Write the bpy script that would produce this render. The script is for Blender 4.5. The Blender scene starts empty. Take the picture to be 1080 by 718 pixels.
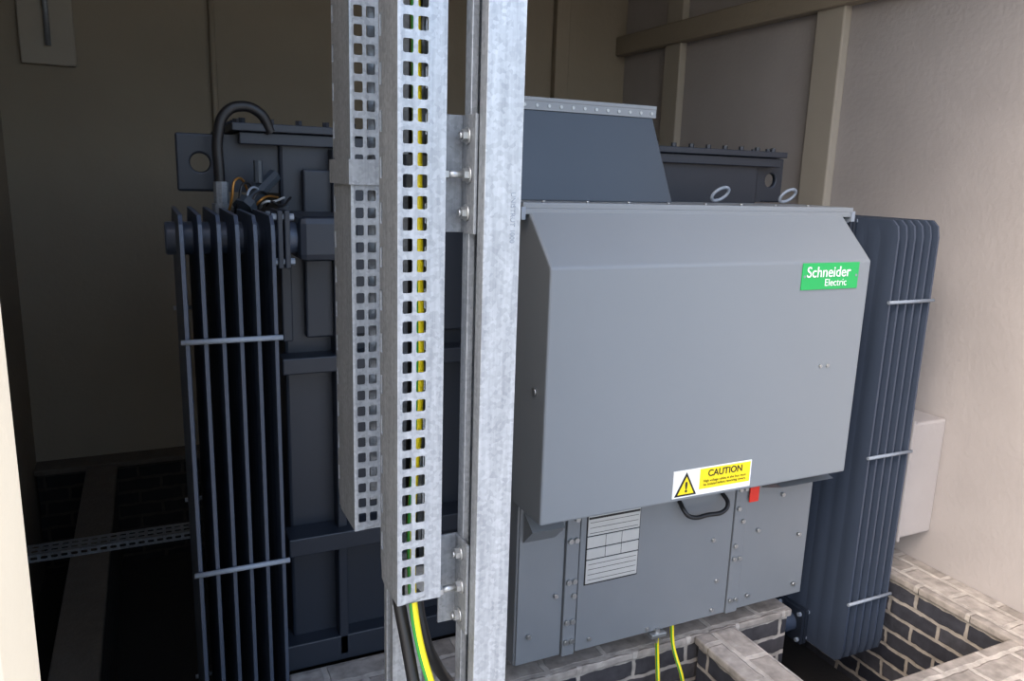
import bpy, bmesh, math, random
from mathutils import Vector, Matrix
random.seed(4)
S=bpy.context.scene
COL=S.collection
def lin(c):
    return tuple(((v/255)/12.92 if v/255<=.04045 else ((v/255+.055)/1.055)**2.4) for v in c)+(1,)
# ---------------------------------------------------------------- materials
def mat(name,c,rough=.5,metal=0.,noise=.08,scale=8.,bump=0.,bscale=60.,spec=.5,coat=0):
    m=bpy.data.materials.new(name); m.use_nodes=True
    n=m.node_tree.nodes; l=m.node_tree.links; b=n['Principled BSDF']
    tc=n.new('ShaderNodeTexCoord'); nz=n.new('ShaderNodeTexNoise'); nz.inputs['Scale'].default_value=scale; nz.inputs['Detail'].default_value=5
    l.new(tc.outputs['Object'],nz.inputs['Vector'])
    mx=n.new('ShaderNodeMix'); mx.data_type='RGBA'
    L=lin(c); mx.inputs[6].default_value=tuple(v*(1-noise) for v in L[:3])+(1,); mx.inputs[7].default_value=tuple(min(1,v*(1+noise)) for v in L[:3])+(1,)
    l.new(nz.outputs['Fac'],mx.inputs[0]); l.new(mx.outputs[2],b.inputs['Base Color'])
    b.inputs['Roughness'].default_value=rough; b.inputs['Metallic'].default_value=metal
    b.inputs['Specular IOR Level'].default_value=spec
    if bump>0:
        n2=n.new('ShaderNodeTexNoise'); n2.inputs['Scale'].default_value=bscale; n2.inputs['Detail'].default_value=4
        l.new(tc.outputs['Object'],n2.inputs['Vector'])
        bp=n.new('ShaderNodeBump'); bp.inputs['Strength'].default_value=bump; bp.inputs['Distance'].default_value=.01
        l.new(n2.outputs['Fac'],bp.inputs['Height']); l.new(bp.outputs['Normal'],b.inputs['Normal'])
    return m
def galv(name,c0,c1,metal=.6,rough=.42):
    m=bpy.data.materials.new(name); m.use_nodes=True
    n=m.node_tree.nodes; l=m.node_tree.links; b=n['Principled BSDF']
    tc=n.new('ShaderNodeTexCoord')
    v=n.new('ShaderNodeTexVoronoi'); v.inputs['Scale'].default_value=220
    mp=n.new('ShaderNodeMapping'); mp.inputs['Scale'].default_value=(90,90,5)
    nz=n.new('ShaderNodeTexNoise'); nz.inputs['Scale'].default_value=2; nz.inputs['Detail'].default_value=6
    l.new(tc.outputs['Object'],v.inputs['Vector']); l.new(tc.outputs['Object'],mp.inputs['Vector']); l.new(mp.outputs[0],nz.inputs['Vector'])
    sep=n.new('ShaderNodeSeparateColor'); l.new(v.outputs['Color'],sep.inputs[0])
    a=n.new('ShaderNodeMath'); a.operation='MULTIPLY_ADD'; a.inputs[1].default_value=.3
    l.new(sep.outputs[0],a.inputs[0])
    a2=n.new('ShaderNodeMath'); a2.operation='MULTIPLY'; a2.inputs[1].default_value=.85; l.new(nz.outputs['Fac'],a2.inputs[0]); l.new(a2.outputs[0],a.inputs[2])
    mx=n.new('ShaderNodeMix'); mx.data_type='RGBA'; mx.inputs[6].default_value=lin(c0); mx.inputs[7].default_value=lin(c1)
    l.new(a.outputs[0],mx.inputs[0]); l.new(mx.outputs[2],b.inputs['Base Color'])
    b.inputs['Metallic'].default_value=metal; b.inputs['Roughness'].default_value=rough
    return m
def brick(name,axes,c1,c2,mort,bw=.225,rh=.075,ms=.009,ov=.6,off=(0,0)):
    m=bpy.data.materials.new(name); m.use_nodes=True
    n=m.node_tree.nodes; l=m.node_tree.links; b=n['Principled BSDF']
    tc=n.new('ShaderNodeTexCoord'); s=n.new('ShaderNodeSeparateXYZ'); c=n.new('ShaderNodeCombineXYZ')
    nd=n.new('ShaderNodeTexNoise'); nd.inputs['Scale'].default_value=18; l.new(tc.outputs['Object'],nd.inputs['Vector'])
    vm=n.new('ShaderNodeVectorMath'); vm.operation='MULTIPLY_ADD'; vm.inputs[1].default_value=(.02,.02,.02); l.new(nd.outputs['Color'],vm.inputs[0]); l.new(tc.outputs['Object'],vm.inputs[2])
    l.new(vm.outputs[0],s.inputs[0])
    l.new(s.outputs[axes[0]],c.inputs[0]); l.new(s.outputs[axes[1]],c.inputs[1])
    t=n.new('ShaderNodeTexBrick'); t.inputs['Scale'].default_value=1; t.inputs['Brick Width'].default_value=bw; t.inputs['Row Height'].default_value=rh
    t.inputs['Mortar Size'].default_value=ms; t.inputs['Mortar Smooth'].default_value=.3
    t.inputs['Color1'].default_value=lin(c1); t.inputs['Color2'].default_value=lin(c2); t.inputs['Mortar'].default_value=lin(mort)
    l.new(c.outputs[0],t.inputs['Vector'])
    nz=n.new('ShaderNodeTexNoise'); nz.inputs['Scale'].default_value=25; nz.inputs['Detail'].default_value=6; l.new(tc.outputs['Object'],nz.inputs['Vector'])
    mx=n.new('ShaderNodeMix'); mx.data_type='RGBA'; mx.blend_type='OVERLAY'; mx.inputs[0].default_value=ov
    l.new(t.outputs['Color'],mx.inputs[6]); l.new(nz.outputs['Fac'],mx.inputs[7])
    l.new(mx.outputs[2],b.inputs['Base Color']); b.inputs['Roughness'].default_value=.85
    bp=n.new('ShaderNodeBump'); bp.inputs['Strength'].default_value=.6; bp.inputs['Distance'].default_value=.01; bp.invert=True
    l.new(t.outputs['Fac'],bp.inputs['Height'])
    b2=n.new('ShaderNodeBump'); b2.inputs['Strength'].default_value=.5; b2.inputs['Distance'].default_value=.008; l.new(nz.outputs['Fac'],b2.inputs['Height']); l.new(bp.outputs['Normal'],b2.inputs['Normal'])
    l.new(b2.outputs['Normal'],b.inputs['Normal'])
    return m
M=dict(
 cover=mat('grey_paint',(124,129,133),.40,noise=.03,scale=3,bump=.04,bscale=300),
 lower=mat('grey_paint_lower',(116,120,124),.42,.1,noise=.06),
 navy=mat('navy_paint',(58,67,82),.40,noise=.08),
 tank=mat('tank_paint',(31,37,47),.45,noise=.1),
 chim=mat('slate_paint',(58,65,72),.35,noise=.06),
 rod=mat('rod_paint',(130,138,148),.4),
 galv=galv('galvanised',(120,125,131),(192,197,202)),
 galvd=galv('galvanised_dull',(100,104,108),(160,164,168),.5,.5),
 zinc=mat('zinc_bolt',(172,174,174),.38,.85),
 wall=mat('wall_cream_shaded',(140,129,112),.9,noise=.14,scale=2.5,bump=.25,bscale=30),  # cream darkened in the colour itself to deepen shade at the back left
 wallr=mat('wall_render',(160,154,151),.9,noise=.14,scale=3,bump=.22,bscale=45),
 trim=mat('trim_paint',(158,150,137),.85,noise=.06),
 white=mat('white_paint',(200,190,173),.7,noise=.05,bump=.1),
 ceil=mat('ceiling_paint',(150,140,126),.9),
 floor=mat('pit_floor',(34,31,29),.9,noise=.3,bump=.3),
 ground=mat('outside_concrete',(150,150,150),.9,noise=.15,scale=4),
 bx=brick('brick_faces_x',(0,2),(36,37,44),(70,66,66),(162,154,144)),
 by=brick('brick_faces_y',(1,2),(30,33,44),(66,66,72),(162,154,144)),
 bdx=brick('brick_shaded_x',(0,2),(18,17,18),(28,26,25),(58,52,46)),  # same pit brick, interior shade put into brick and mortar colours
 bdy=brick('brick_shaded_y',(1,2),(18,17,18),(28,26,25),(58,52,46)),  # shaded copy of the pit brick for the left run
 copx=brick('coping_x',(0,1),(138,130,122),(158,150,142),(172,164,155),.225,.105,.012,.75),
 copy=brick('coping_y',(1,0),(138,130,122),(158,150,142),(172,164,155),.225,.105,.012,.75),
 copd=mat('coping_shaded',(92,84,74),.9,noise=.25,scale=14,bump=.5,bscale=50),  # same coping with the interior shade put into its colour
 black=mat('black_rubber',(22,22,24),.45),
 ygy=mat('earth_yellow',(238,216,30),.4,noise=.03),
 ygg=mat('earth_green',(45,140,50),.4,noise=.03),
 green=mat('label_green',(30,165,85),.35,noise=.01),
 yellow=mat('label_yellow',(245,218,20),.4,noise=.01),
 lwhite=mat('label_white',(235,235,232),.4,noise=.01),
 lblack=mat('label_black',(15,15,15),.5,noise=.01),
 plate=mat('nameplate',(185,186,184),.35,.3,noise=.08,scale=30),
 red=mat('red_tag',(215,45,30),.5,noise=.02),
 brass=mat('brass',(170,120,60),.35,.7),
)
# ---------------------------------------------------------------- helpers
def empty(name):
    e=bpy.data.objects.new(name,None); COL.objects.link(e); e.empty_display_size=.1; return e
def addm(o,mats,parent):
    COL.objects.link(o)
    for m in (mats if isinstance(mats,(list,tuple)) else [mats]): o.data.materials.append(M[m])
    if parent: o.parent=parent
    return o
def bevel(o,w,seg=2):
    b=o.modifiers.new('b','BEVEL'); b.width=w; b.segments=seg; b.limit_method='ANGLE'; b.angle_limit=.6
def boxes(name,lst,m,parent=None,bev=0):
    bm=bmesh.new()
    for (x0,x1,y0,y1,z0,z1) in lst:
        vs=[bm.verts.new(p) for p in [(x0,y0,z0),(x1,y0,z0),(x1,y1,z0),(x0,y1,z0),(x0,y0,z1),(x1,y0,z1),(x1,y1,z1),(x0,y1,z1)]]
        for f in [(3,2,1,0),(4,5,6,7),(0,1,5,4),(1,2,6,5),(2,3,7,6),(3,0,4,7)]: bm.faces.new([vs[i] for i in f])
    me=bpy.data.meshes.new(name); bm.to_mesh(me); bm.free()
    o=addm(bpy.data.objects.new(name,me),m,parent)
    if bev: bevel(o,bev)
    return o
def box(name,x0,x1,y0,y1,z0,z1,m,parent=None,bev=0): return boxes(name,[(x0,x1,y0,y1,z0,z1)],m,parent,bev)
def cylto(bm,p,q,r,seg=16,r2=None):
    p=Vector(p);q=Vector(q);d=(q-p); z=d.normalized(); a=Vector((1,0,0)) if abs(z.x)<.9 else Vector((0,1,0))
    u=z.cross(a).normalized(); v=z.cross(u); r2=r if r2 is None else r2
    A=[];B=[]
    for i in range(seg):
        t=2*math.pi*i/seg; w=u*math.cos(t)+v*math.sin(t)
        A.append(bm.verts.new(p+w*r)); B.append(bm.verts.new(q+w*r2))
    for i in range(seg):
        j=(i+1)%seg; bm.faces.new([A[i],A[j],B[j],B[i]])
    bm.faces.new(A[::-1]); bm.faces.new(B)
def cyls(name,lst,m,parent=None,seg=16,smooth=True,bev=0):
    bm=bmesh.new()
    for t in lst: cylto(bm,t[0],t[1],t[2],seg,t[3] if len(t)>3 else None)
    bmesh.ops.recalc_face_normals(bm,faces=bm.faces)
    if smooth:
        for f in bm.faces: f.smooth=len(f.verts)==4
    me=bpy.data.meshes.new(name); bm.to_mesh(me); bm.free()
    o=addm(bpy.data.objects.new(name,me),m,parent)
    if bev: bevel(o,bev)
    return o
def tube(name,pts,r,m,parent=None):
    c=bpy.data.curves.new(name,'CURVE'); c.dimensions='3D'; c.bevel_depth=r; c.bevel_resolution=4; c.use_fill_caps=True
    s=c.splines.new('BEZIER'); s.bezier_points.add(len(pts)-1)
    for b,p in zip(s.bezier_points,pts): b.co=p; b.handle_left_type='AUTO'; b.handle_right_type='AUTO'
    o=bpy.data.objects.new(name,c); return addm(o,m,parent)
def earth(name,pts,r,parent=None):
    e=tube(name,pts,r,'ygy',parent)
    tube('green_stripe',[(p[0]-.72*r,p[1]-.55*r,p[2]) for p in pts],r*.40,'ygg',e)
    return e
def prism(name,poly,axis,a,b,m,parent=None,bev=0):
    bm=bmesh.new(); mk={'x':lambda p,t:(t,p[0],p[1]),'y':lambda p,t:(p[0],t,p[1]),'z':lambda p,t:(p[0],p[1],t)}[axis]
    A=[bm.verts.new(mk(p,a)) for p in poly]; B=[bm.verts.new(mk(p,b)) for p in poly]
    for i in range(len(poly)):
        j=(i+1)%len(poly); bm.faces.new([A[i],A[j],B[j],B[i]])
    bm.faces.new(A[::-1]); bm.faces.new(B); bmesh.ops.recalc_face_normals(bm,faces=bm.faces)
    me=bpy.data.meshes.new(name); bm.to_mesh(me); bm.free()
    o=addm(bpy.data.objects.new(name,me),m,parent)
    if bev: bevel(o,bev)
    return o
def text(name,s,loc,size,m,parent,rot=(math.pi/2,0,0),ax='CENTER',sx=1,bold=0):
    c=bpy.data.curves.new(name,'FONT'); c.body=s; c.size=size; c.align_x=ax; c.align_y='CENTER'; c.extrude=.0003; c.offset=bold
    o=bpy.data.objects.new(name,c); o.location=loc; o.rotation_euler=rot; o.scale=(sx,1,1)
    return addm(o,m,parent)
def holed(bm,O,U,V,cells,solids):
    O=Vector(O);U=Vector(U);V=Vector(V)
    P=lambda u,v: bm.verts.new(O+U*u+V*v)
    for (u0,u1,v0,v1,hw,hh,r) in cells:
        cu=(u0+u1)/2; cv=(v0+v1)/2; H=[];Q=[]
        for sx,sv in ((1,1),(-1,1),(-1,-1),(1,-1)):
            eu=u1 if sx>0 else u0; ev=v1 if sv>0 else v0
            a=((cu+sx*hw,cv+sv*(hh-r)),(eu,cv+sv*(hh-r))); k=.293*r
            b=((cu+sx*(hw-k),cv+sv*(hh-k)),(eu,ev)); c=((cu+sx*(hw-r),cv+sv*hh),(cu+sx*(hw-r),ev))
            seq=[a,b,c] if sx*sv>0 else [c,b,a]
            for h,q in seq: H.append(P(*h)); Q.append(P(*q))
        for i in range(12):
            j=(i+1)%12; bm.faces.new([H[i],Q[i],Q[j],H[j]])
    for (u0,u1,v0,v1) in solids:
        bm.faces.new([P(u0,v0),P(u1,v0),P(u1,v1),P(u0,v1)])
# ---------------------------------------------------------------- room
WL,WR,YB,ZC=-.62,3.0,4.68,3.2
box('wall_back',WL-.2,WR+.2,YB,YB+.2,-.5,ZC,'wall')
box('wall_left',WL-.2,WL,.55,YB,-.5,ZC,'wall')
box('wall_right',WR,WR+.2,.55,YB,-.5,ZC,'wallr')
box('ceiling',WL-.2,WR+.2,1.2,YB+.2,ZC,ZC+.2,'ceil')
box('floor',WL-.2,WR+.2,.7,YB+.2,-.6,-.5,'floor')
box('wall_front',WL-.2,-.105,.55,.70,-.5,ZC,'white',bev=.006)
box('ground_outside',-12,12,-14,.7,-.6,.0,'ground')
box('trim_1',2.95,3.0,2.78,2.95,.1,ZC,'trim',bev=.008)
box('trim_2',2.95,3.0,4.0,4.16,.1,ZC,'trim',bev=.008)
box('trim_3',2.44,2.54,YB-.06,YB,.1,ZC,'wall',bev=.008)
box('ceiling_beam',2.92,3.0,2.3,YB,2.51,2.63,'wall',bev=.01)
cyls('wall_conduit',[((.38,YB-.02,.1),(.38,YB-.02,ZC),.016)],'wall')
pn=empty('wall_panel')
box('board',-.51,-.27,YB-.03,YB,2.17,2.8,'trim',pn,.008)
cyls('conduit_stub',[((-.385,YB-.045,2.26),(-.385,YB-.045,2.75),.013)],'galvd',pn)
def plinth(x0,x1,y0,y1,top,m,cm):
    e=empty('brick_plinth')
    box('bricks',x0+.012,x1-.012,y0+.012,y1-.012,-.5,top-.03,m,e)
    box('coping',x0,x1,y0,y1,top-.03,top,cm,e,.006)
plinth(2.78,2.998,.72,YB-.002,.10,'by','copy')
plinth(1.0,2.778,1.22,1.51,.10,'bx','copx')
plinth(1.70,1.88,1.512,1.968,.10,'by','copy')
plinth(.33,2.17,1.97,2.30,.10,'bx','copx')
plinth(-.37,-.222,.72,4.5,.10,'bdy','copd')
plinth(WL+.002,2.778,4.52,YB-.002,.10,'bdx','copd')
jb=empty('junction_box')
box('body',2.80,2.999,2.03,2.42,.25,.76,'wallr',jb,.01)
box('lid',2.785,2.80,2.02,2.43,.24,.775,'wallr',jb,.005)
# ---------------------------------------------------------------- perforated trays / struts
def tray(name,x0,w,y0,d,z0,z1):
    bm=bmesh.new(); pitch=.0225; n=int((z1-z0-.02)/pitch); cells=[];c1=.016
    for k in range(n):
        v=k*pitch+.008
        for c in (0,1): cells.append((.002+c*c1,.002+(c+1)*c1,v,v+pitch,.0056,.0070,.002))
    top=n*pitch+.008
    sol=[(0,.002,0,z1-z0),(.002+2*c1,w,0,z1-z0),(.002,.002+2*c1,0,.008),(.002,.002+2*c1,top,z1-z0)]
    holed(bm,(x0,y0,z0),(1,0,0),(0,0,1),cells,sol)
    H=z1-z0
    for xs in (x0,x0+w):
        N=int((H-.04)/.05)
        holed(bm,(xs,y0,z0),(0,1,0),(0,0,1),[(d-.016,d-.002,.03+i*.05,.08+i*.05,.004,.012,.002) for i in range(N)],[(0,d-.016,0,H),(d-.002,d,0,H),(d-.016,d-.002,0,.03),(d-.016,d-.002,.03+N*.05,H)])
        s=1 if xs==x0 else -1
        holed(bm,(xs,y0+d,z0),(s,0,0),(0,0,1),[],[(0,.012,0,H)])
    bmesh.ops.remove_doubles(bm,verts=bm.verts,dist=.0002); bmesh.ops.recalc_face_normals(bm,faces=bm.faces)
    me=bpy.data.meshes.new(name); bm.to_mesh(me); bm.free()
    o=addm(bpy.data.objects.new(name,me),'galv',None)
    s=o.modifiers.new('s','SOLIDIFY'); s.thickness=.0016; s.offset=-1
    return o
ZT=3.0
tray('cable_tray',.242,.053,.80,.070,1.20,ZT)
tr=tray('cable_tray',.243,.060,1.01,.10,1.20,ZT)
cl=prism('clamp',[(.2385,1.004),(.310,1.004),(.310,1.12),(.307,1.12),(.307,1.007),(.2415,1.007),(.2415,1.12),(.2385,1.12)],'z',1.683,1.715,'galv'); cl.parent=tr
def strut(name,x0,x1,y0,y1,z0,z1):
    t=.0025; lip=(y1-y0)*.30
    P=[(x0,y0),(x1,y0),(x1,y1),(x0,y1),(x0,y1-lip),(x0+.008,y1-lip),(x0+.008,y1-lip+t),(x0+t,y1-lip+t),(x0+t,y1-t),(x1-t,y1-t),(x1-t,y0+t),(x0+t,y0+t),(x0+t,y0+lip-t),(x0+.008,y0+lip-t),(x0+.008,y0+lip),(x0,y0+lip)]
    return prism(name,P,'z',z0,z1,'galv',bev=.0008)
sp=empty('strut_post')
a=strut('channel',.332,.376,.78,.842,-.0,ZT+.2); a.parent=sp
text('stamp','UNISTRUT 1000',(.366,.7795,1.655),.0080,'rod',sp,rot=(math.pi/2,math.pi/2,0))
sp2=empty('strut_post')
a=strut('channel',.262,.303,.89,.931,0,ZT+.2); a.parent=sp2
def bracket(z0,z1,zb):
    e=empty('fixing_bracket')
    boxes('plate',[(.328,.332,.80,.842,z0,z1),(.306,.332,.838,.842,z0,z1)],'galvd',e,.001)
    zm=(z0+z1)/2; W=[];L=[];N=[]
    for z,yy in ((zm,.815),(zm+.042,.820),(zm-.042,.820)):
        W.append(((.328,yy,z),(.3255,yy,z),.0095)); L.append(((.3255,yy,z),(.320,yy,z),.0070)); N.append(((.320,yy,z),(.317 if z!=zm else .302,yy,z),.0042))
    L.append(((.302,.815,zm),(.297,.815,zm),.0070))
    cyls('washers',W,'zinc',e,20); cyls('hex_bolts',L,'zinc',e,6,False); cyls('studs',N,'zinc',e,12)
    box('arm',.265,.328,.846,.886,zm-.02,zm+.02,'galvd',e,.001)
bracket(1.635,1.765,0); bracket(1.14,1.26,0)
earth('earth_cable',[(.260,.82,2.99),(.2615,.82,2.2),(.266,.82,1.9),(.2705,.82,1.65),(.2735,.822,1.45),(.266,.825,1.25),(.272,.82,1.15),(.288,.80,1.07),(.315,.79,.98),(.34,.82,.7),(.36,.95,.02)],.0055)
tube('power_cable',[(.254,.86,2.99),(.254,.862,2.2),(.254,.862,1.5),(.256,.852,1.2),(.262,.83,1.13),(.272,.80,1.04),(.29,.78,.96),(.30,.80,.7),(.31,.9,.02)],.0080,'black')
tube('power_cable',[(.28,.862,2.99),(.282,.862,2.2),(.28,.862,1.5),(.281,.855,1.2),(.29,.84,1.12),(.31,.85,1.07),(.345,.88,1.0),(.37,1.0,.7),(.40,1.1,.02)],.0075,'black')
# ---------------------------------------------------------------- transformer
T=empty('transformer')
prism('cover_hood',[(1.77,.745),(1.77,1.469),(1.915,1.615),(2.16,1.615),(2.16,1.60),(1.95,.745)],'x',.945,2.118,'cover',T,.006)
box('cover_lid',.925,2.165,1.905,2.18,1.615,1.632,'cover',T,.003)
box('cover_lid_lip',.925,2.165,1.905,1.912,1.600,1.616,'cover',T,.002)
boxes('lid_tabs',[(2.155,2.17,1.90,1.93,1.585,1.62),(.918,.932,1.90,1.93,1.585,1.62)],'rod',T,.002)
L=[]
for x in [1.0+.14*i for i in range(8)]: L.append(((x,1.93,1.632),(x,1.93,1.637),.005))
L+= [((1.946,1.77,1.131),(1.946,1.765,1.131),.006),((1.976,1.77,1.131),(1.976,1.765,1.131),.006)]
L+= [((.945,1.83,1.12),(.938,1.83,1.12),.011)]
cyls('cover_screws',L,'zinc',T)
box('lv_box_body',.96,2.11,2.0,2.36,.70,1.60,'lower',T)
box('lower_box',.955,2.15,1.93,2.36,.20,.80,'lower',T,.004)
boxes('lower_panels',[(.96,1.115,1.922,1.931,.205,.742),(1.17,1.78,1.918,1.931,.205,.70),(1.84,2.145,1.922,1.931,.205,.70)],'lower',T,.002)
boxes('panel_strips',[(1.12,1.165,1.915,1.931,.20,.742),(1.785,1.835,1.915,1.931,.20,.742)],'lower',T,.002)
L=[]
for z in (.25,.32,.41,.46,.55,.60,.67,.70):
    for x in (1.132,1.153):
        if random.random()<.75: L.append(((x,1.915,z),(x,1.907,z),.0085))
    for x in (1.798,1.822):
        if random.random()<.75: L.append(((x,1.915,z),(x,1.907,z),.0075))
for p in ((1.09,.42),(1.09,.66),(1.0,.3),(1.22,.24),(1.45,.22),(1.72,.23),(1.22,.69),(1.88,.25),(2.1,.25),(2.1,.45),(1.9,.5),(2.0,.62),(1.70,.50),(1.73,.34)): L.append(((p[0],1.922,p[1]),(p[0],1.911,p[1]),.007))
cyls('panel_screws',L,'zinc',T,12)
boxes('nameplate',[(1.193,1.387,1.9135,1.918,z0,z1) for z0,z1 in ((.44,.52),(.524,.558),(.562,.60),(.604,.67))],'plate',T,.001)
boxes('nameplate_lines',[(1.19,1.39,1.9155,1.9178,.435,.675)]+[(1.20,1.38,1.9128,1.9136,z,z+.0012) for z in (.648,.63,.612,.505,.488,.47,.452)]+[(1.195,1.385,1.9128,1.9136,.66,.667),(1.26,1.2612,1.9128,1.9136,.525,.60),(1.32,1.3212,1.9128,1.9136,.525,.60)],'lblack',T)
tube('handle',[(1.54,1.915,.668),(1.54,1.885,.645),(1.555,1.876,.628),(1.63,1.874,.622),(1.705,1.876,.628),(1.72,1.885,.645),(1.72,1.915,.668)],.0075,'black',T)
boxes('red_tag',[(1.835,1.875,1.905,1.91,.62,.675)],'red',T,.001)
prism('panel_flap',[(1.83,.695),(1.92,.715),(1.92,.66)],'x',1.9,2.14,'lower',T)
prism('panel_flap_left',[(1.86,.68),(1.92,.72),(1.92,.62)],'x',.97,1.08,'lower',T)
boxes('earth_tab',[(1.46,1.52,1.90,1.93,.185,.20)],'zinc',T,.002)
cyls('earth_bolt',[((1.49,1.915,.185),(1.49,1.915,.215),.010),((1.49,1.915,.16),(1.49,1.915,.19),.006)],'zinc',T,6,False)
earth('earth_lead_1',[(1.50,1.93,.19),(1.51,1.93,.1),(1.50,1.90,-.02),(1.49,1.9,-.3)],.007,T)
earth('earth_lead_2',[(1.57,1.94,.2),(1.575,1.93,.12),(1.59,1.88,.0),(1.58,1.85,-.3)],.007,T)
boxes('caution_label_base',[(1.393,1.695,1.7675,1.77,.757,.845)],'lwhite',T)
boxes('caution_label_yellow',[(1.492,1.69,1.7665,1.7676,.775,.841)],'yellow',T)
prism('triangle_black',[(1.40,.762),(1.482,.762),(1.441,.838)],'y',1.7663,1.7676,'lblack',T)
prism('triangle_yellow',[(1.411,.768),(1.471,.768),(1.441,.824)],'y',1.7655,1.7665,'yellow',T)
text('exclaim','!',(1.441,1.765,.789),.045,'lblack',T,bold=.0015)
text('caution_text','CAUTION',(1.59,1.766,.823),.030,'lblack',T,bold=.0006)
text('caution_small','High voltage cables in this box must\nbe isolated before removing covers',(1.59,1.766,.794),.0115,'lblack',T)
boxes('logo_plate',[(1.822,2.063,1.7665,1.77,1.382,1.466)],'green',T,.0008)
text('logo_text','Schneider',(1.932,1.765,1.436),.047,'lwhite',T,bold=.0003)
text('logo_text_small','Electric',(1.965,1.765,1.403),.032,'lwhite',T)
cyls('logo_screws',[((1.832,1.7665,1.424),(1.832,1.765,1.424),.004),((2.053,1.7665,1.424),(2.053,1.765,1.424),.004)],'rod',T)
def frustum(name,b,t,m,parent,bev=.004):
    bm=bmesh.new(); A=[bm.verts.new(p) for p in b]; B=[bm.verts.new(p) for p in t]
    for i in range(4):
        j=(i+1)%4; bm.faces.new([A[i],A[j],B[j],B[i]])
    bm.faces.new(A[::-1]); bm.faces.new(B); bmesh.ops.recalc_face_normals(bm,faces=bm.faces)
    me=bpy.data.meshes.new(name); bm.to_mesh(me); bm.free(); o=addm(bpy.data.objects.new(name,me),m,parent); bevel(o,bev)
zt=1.92
frustum('bushing_box',[(.93,2.05,1.632),(1.525,2.05,1.632),(1.525,2.5,1.632),(.93,2.5,1.632)],[(.985,2.15,zt),(1.488,2.15,zt),(1.488,2.45,zt),(.985,2.45,zt)],'chim',T)
box('bushing_box_flange',.975,1.50,2.135,2.47,zt,zt+.012,'cover',T,.002)
cyls('bushing_box_bolts',[((.99+.041*i,2.142,zt-.012),(.99+.041*i,2.134,zt-.012),.005) for i in range(13)],'zinc',T,8)
box('bushing_flange_lip',.975,1.50,2.137,2.145,zt-.025,zt+.001,'cover',T,.001)
def ring(x,y,z):
    pts=[(x+.028*math.cos(t)+.012*math.sin(t),y-.01*math.sin(t),z+.018+.022*math.sin(t)) for t in [math.pi*2*i/10 for i in range(10)]]
    o=tube('lifting_ring',pts,.0055,'rod',T); o.data.splines[0].use_cyclic_u=True
ring(1.755,2.10,1.645); ring(2.055,2.10,1.645)
box('tank',.36,2.16,2.37,3.05,.12,1.80,'tank',T,.01)
box('tank_lid',.23,2.26,2.33,3.10,1.80,1.822,'tank',T,.003)
box('tank_rim',.25,2.24,2.345,3.085,1.765,1.798,'tank',T,.003)
L=[]
for i in range(26):
    x=.26+i*.078; L.append(((x,2.36,1.822),(x,2.36,1.836),.010))
for i in range(8): L.append(((.25,2.42+.08*i,1.822),(.25,2.42+.08*i,1.836),.010)); L.append(((2.24,2.42+.08*i,1.822),(2.24,2.42+.08*i,1.836),.010))
cyls('lid_bolts',L,'tank',T,6,False)
boxes('tank_stiffeners',[(.34,.95,2.29,2.37,1.10,1.15),(.34,.95,2.27,2.37,.52,.58),(.5,.53,2.31,2.37,.12,1.76),(2.14,2.2,2.29,3.0,1.10,1.15),(.345,.375,2.30,2.37,1.2,1.6)],'tank',T,.004)
boxes('skid_base',[(.3,2.3,2.31,2.42,.10,.19),(.3,2.3,2.95,3.05,.10,.19)],'tank',T,.004)
boxes('hv_panel',[(.42,.93,2.335,2.37,1.2,1.70)],'tank',T,.006)
def lug(x0,x1,y,z0,z1,hx):
    bm=bmesh.new(); N=20; cz=(z0+z1)/2; r=.026; H=[];Q=[]
    for i in range(N):
        t=2*math.pi*i/N+math.pi/4; c,s=math.cos(t),math.sin(t); k=1/max(abs(c),abs(s)); qx=hx+c*k*.062
        qz=cz+s*k*.5*(z1-z0); qx=min(max(qx,x0),x1)
        H.append(bm.verts.new((hx+c*r,y,cz+s*r))); Q.append(bm.verts.new((qx,y,qz)))
    for i in range(N):
        j=(i+1)%N; bm.faces.new([H[i],Q[i],Q[j],H[j]])
    me=bpy.data.meshes.new('lug'); bm.to_mesh(me); bm.free(); o=addm(bpy.data.objects.new('lifting_lug',me),'tank',T)
    s=o.modifiers.new('s','SOLIDIFY'); s.thickness=.02; bevel(o,.006)
lug(.08,.26,2.40,1.63,1.79,.148); lug(2.16,2.32,2.40,1.63,1.80,2.25)
box('lug_web',.20,.37,2.39,2.41,1.63,1.79,'tank',T); box('lug_web_2',2.15,2.20,2.39,2.41,1.63,1.79,'tank',T)
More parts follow.
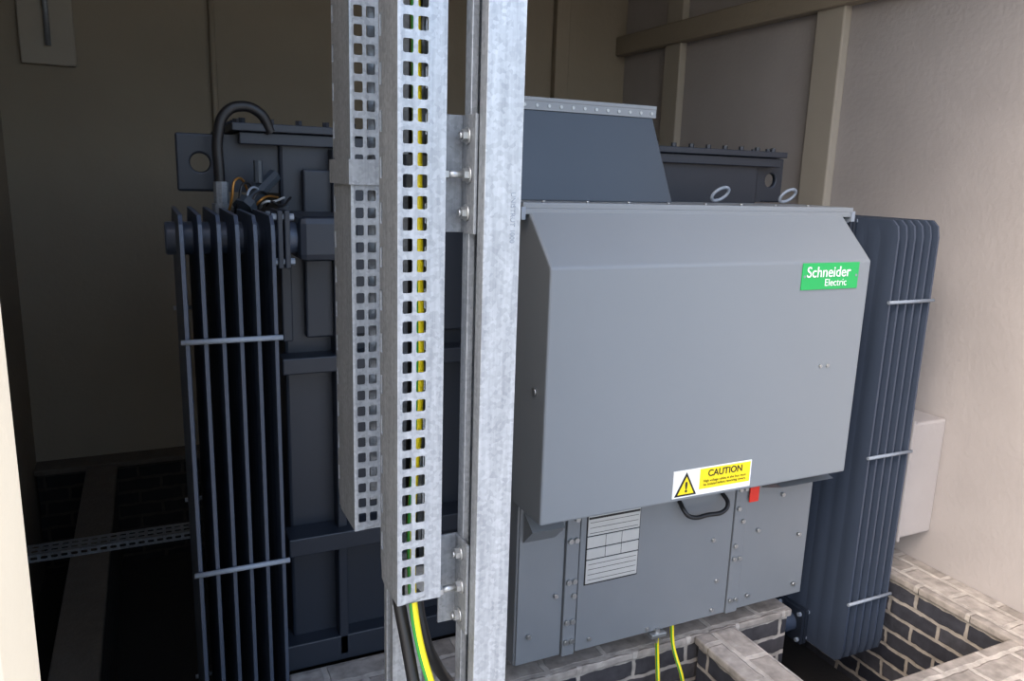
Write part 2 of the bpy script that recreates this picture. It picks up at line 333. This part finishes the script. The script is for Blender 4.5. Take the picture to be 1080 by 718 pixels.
def radiator(name,x0,x1,n,y0,y1,z0,z1,hx0,hx1):
    for k in range(n):
        xc=x0+.008+(x1-x0-.016)*k/(n-1)
        bm=bmesh.new(); NY=40; zs=[(z0,.25,.03),(z0+.02,.6,.008),(z0+.06,1,0),(z1-.06,1,0),(z1-.02,.6,.008),(z1,.25,.03)]
        loops=[]
        for z,s,ins in zs:
            lp=[]; ya=y0+ins; yb=y1-ins; prof=[]
            for i in range(NY+1):
                f=i/NY; h=.0044+(.0026*abs(math.sin(f*math.pi*7)) if s>=1 else .001)
                if i in(0,NY): h=.0042
                prof.append((ya+(yb-ya)*f,h))
            for y,h in prof: lp.append(bm.verts.new((xc-h,y,z)))
            for y,h in prof[::-1]: lp.append(bm.verts.new((xc+h,y,z)))
            loops.append(lp)
        for a,b in zip(loops,loops[1:]):
            m=len(a)
            for i in range(m):
                j=(i+1)%m; bm.faces.new([a[i],a[j],b[j],b[i]])
        bm.faces.new(loops[0][::-1]); bm.faces.new(loops[-1]); bmesh.ops.recalc_face_normals(bm,faces=bm.faces)
        me=bpy.data.meshes.new('fin'); bm.to_mesh(me); bm.free(); addm(bpy.data.objects.new(name+'_fin_%d'%(k+1),me),'navy',T)
    ym=(y0+y1)/2
    cyls(name+'_headers',[((hx0,ym,z1-.07),(hx1,ym,z1-.07),.042),((hx0,ym,z0+.07),(hx1,ym,z0+.07),.042)],'navy',T,24,bev=.006)
    L=[]
    for z in (1.30,.712,.11):
        L.append(((x0-.006,y0-.005,z),(x1+.006,y0-.005,z),.0065)); L.append(((x0-.006,y1+.005,z),(x1+.006,y1+.005,z),.0065))
    cyls(name+'_tie_rods',L,'rod',T,10)
RZ0,RZ1=-.155,1.59
radiator('radiator_left',.062,.278,6,1.90,2.38,RZ0,RZ1,.04,.37)
radiator('radiator_right',2.388,2.612,6,1.90,2.38,RZ0,RZ1,2.15,2.635)
fl=[];bl=[]
for z in (RZ1-.07,RZ0+.07):
    for xa in (.305,2.345):
        fl.append((xa,xa+.014,2.07,2.21,z-.075,z+.075)); fl.append((xa+.018,xa+.032,2.07,2.21,z-.075,z+.075))
        for dy in (-.055,.055):
            for dz in (-.058,.058): bl.append(((xa-.012,2.14+dy,z+dz),(xa+.044,2.14+dy,z+dz),.009))
boxes('pipe_flanges',fl,'tank',T,.003); cyls('pipe_flange_bolts',bl,'rod',T,6,False)
boxes('header_boxes',[(.36,.52,2.08,2.38,RZ1-.13,RZ1-.01),(2.1,2.2,2.08,2.38,RZ1-.13,RZ1-.01)],'tank',T,.02)
tube('black_hose',[(.195,2.33,1.55),(.192,2.33,1.68),(.194,2.33,1.79),(.215,2.33,1.845),(.255,2.33,1.865),(.305,2.33,1.85),(.335,2.34,1.80)],.0145,'black',T)
cyls('hose_gland',[((.195,2.33,1.60),(.195,2.33,1.66),.02),((.195,2.33,1.56),(.195,2.33,1.60),.026)],'galvd',T,8,False)
for i in range(7):
    x=.20+i*.018
    tube('gland_wire_%d'%(i+1),[(x,2.28,1.55+.008*i),(x+.012,2.24,1.61),(x+.03,2.25,1.67-.012*i),(x+.07,2.30,1.62)],.0035,('brass','black','rod','black','brass','plate','black')[i],T)
cyls('drain_valve',[((.25,2.25,1.60),(.34,2.34,1.68),.02),((.24,2.24,1.59),(.255,2.255,1.605),.03),((.29,2.29,1.66),(.29,2.29,1.72),.012)],'chim',T,8,False)
bm=bmesh.new(); cells=[];sol=[(0,.65,0,.01),(0,.65,.09,.10)]
for k in range(18):
    for c in (0,1): cells.append((k*.036,k*.036+.036,.01+c*.04,.05+c*.04,.012,.008,.004))
holed(bm,(-.55,3.42,.135),(1,0,0),(0,1,0),cells,sol)
holed(bm,(-.55,3.42,.101),(1,0,0),(0,0,1),[(k*.036,k*.036+.036,.004,.030,.012,.006,.003) for k in range(18)],[(0,.65,0,.004),(0,.65,.030,.034)])
me=bpy.data.meshes.new('floor_tray'); bm.to_mesh(me); bm.free(); o=addm(bpy.data.objects.new('cable_tray',me),'galvd',None)
s=o.modifiers.new('s','SOLIDIFY'); s.thickness=.0015
# ---------------------------------------------------------------- camera
f=815.; yaw=math.radians(25.4); p=math.radians(12.0); r=math.radians(1.83)
F0=Vector((math.sin(yaw),math.cos(yaw),0)); R0=Vector((math.cos(yaw),-math.sin(yaw),0))
F=F0*math.cos(p)+Vector((0,0,-1))*math.sin(p); U0=R0.cross(F)
R=R0*math.cos(r)+U0*math.sin(r); U=U0*math.cos(r)-R0*math.sin(r)
cd=bpy.data.cameras.new('camera'); cam=bpy.data.objects.new('camera',cd); COL.objects.link(cam)
cam.matrix_world=Matrix(((R.x,U.x,-F.x,0),(R.y,U.y,-F.y,0),(R.z,U.z,-F.z,1.7),(0,0,0,1)))
cd.sensor_width=36; cd.lens=f/1080*36; cd.clip_start=.02
S.camera=cam
# ---------------------------------------------------------------- light
w=bpy.data.worlds.new('sky'); S.world=w; w.use_nodes=True; n=w.node_tree.nodes; l=w.node_tree.links
bg=n['Background']; sk=n.new('ShaderNodeTexSky'); sk.sky_type='NISHITA'; sk.sun_disc=False; sk.sun_elevation=math.radians(45)
sk.sun_rotation=math.radians(-110); sk.air_density=1.0; sk.dust_density=4.0
l.new(sk.outputs[0],bg.inputs[0]); bg.inputs[1].default_value=.68
sd=bpy.data.lights.new('sun','SUN'); sd.energy=4.0; sd.angle=.01; sd.color=(1,.95,.88)
so=bpy.data.objects.new('sun',sd); COL.objects.link(so)
d=Vector((-.85,.10,-.52))
so.rotation_euler=d.to_track_quat('-Z','Y').to_euler(); so.location=(4,-1,4)
S.view_settings.view_transform='Standard'
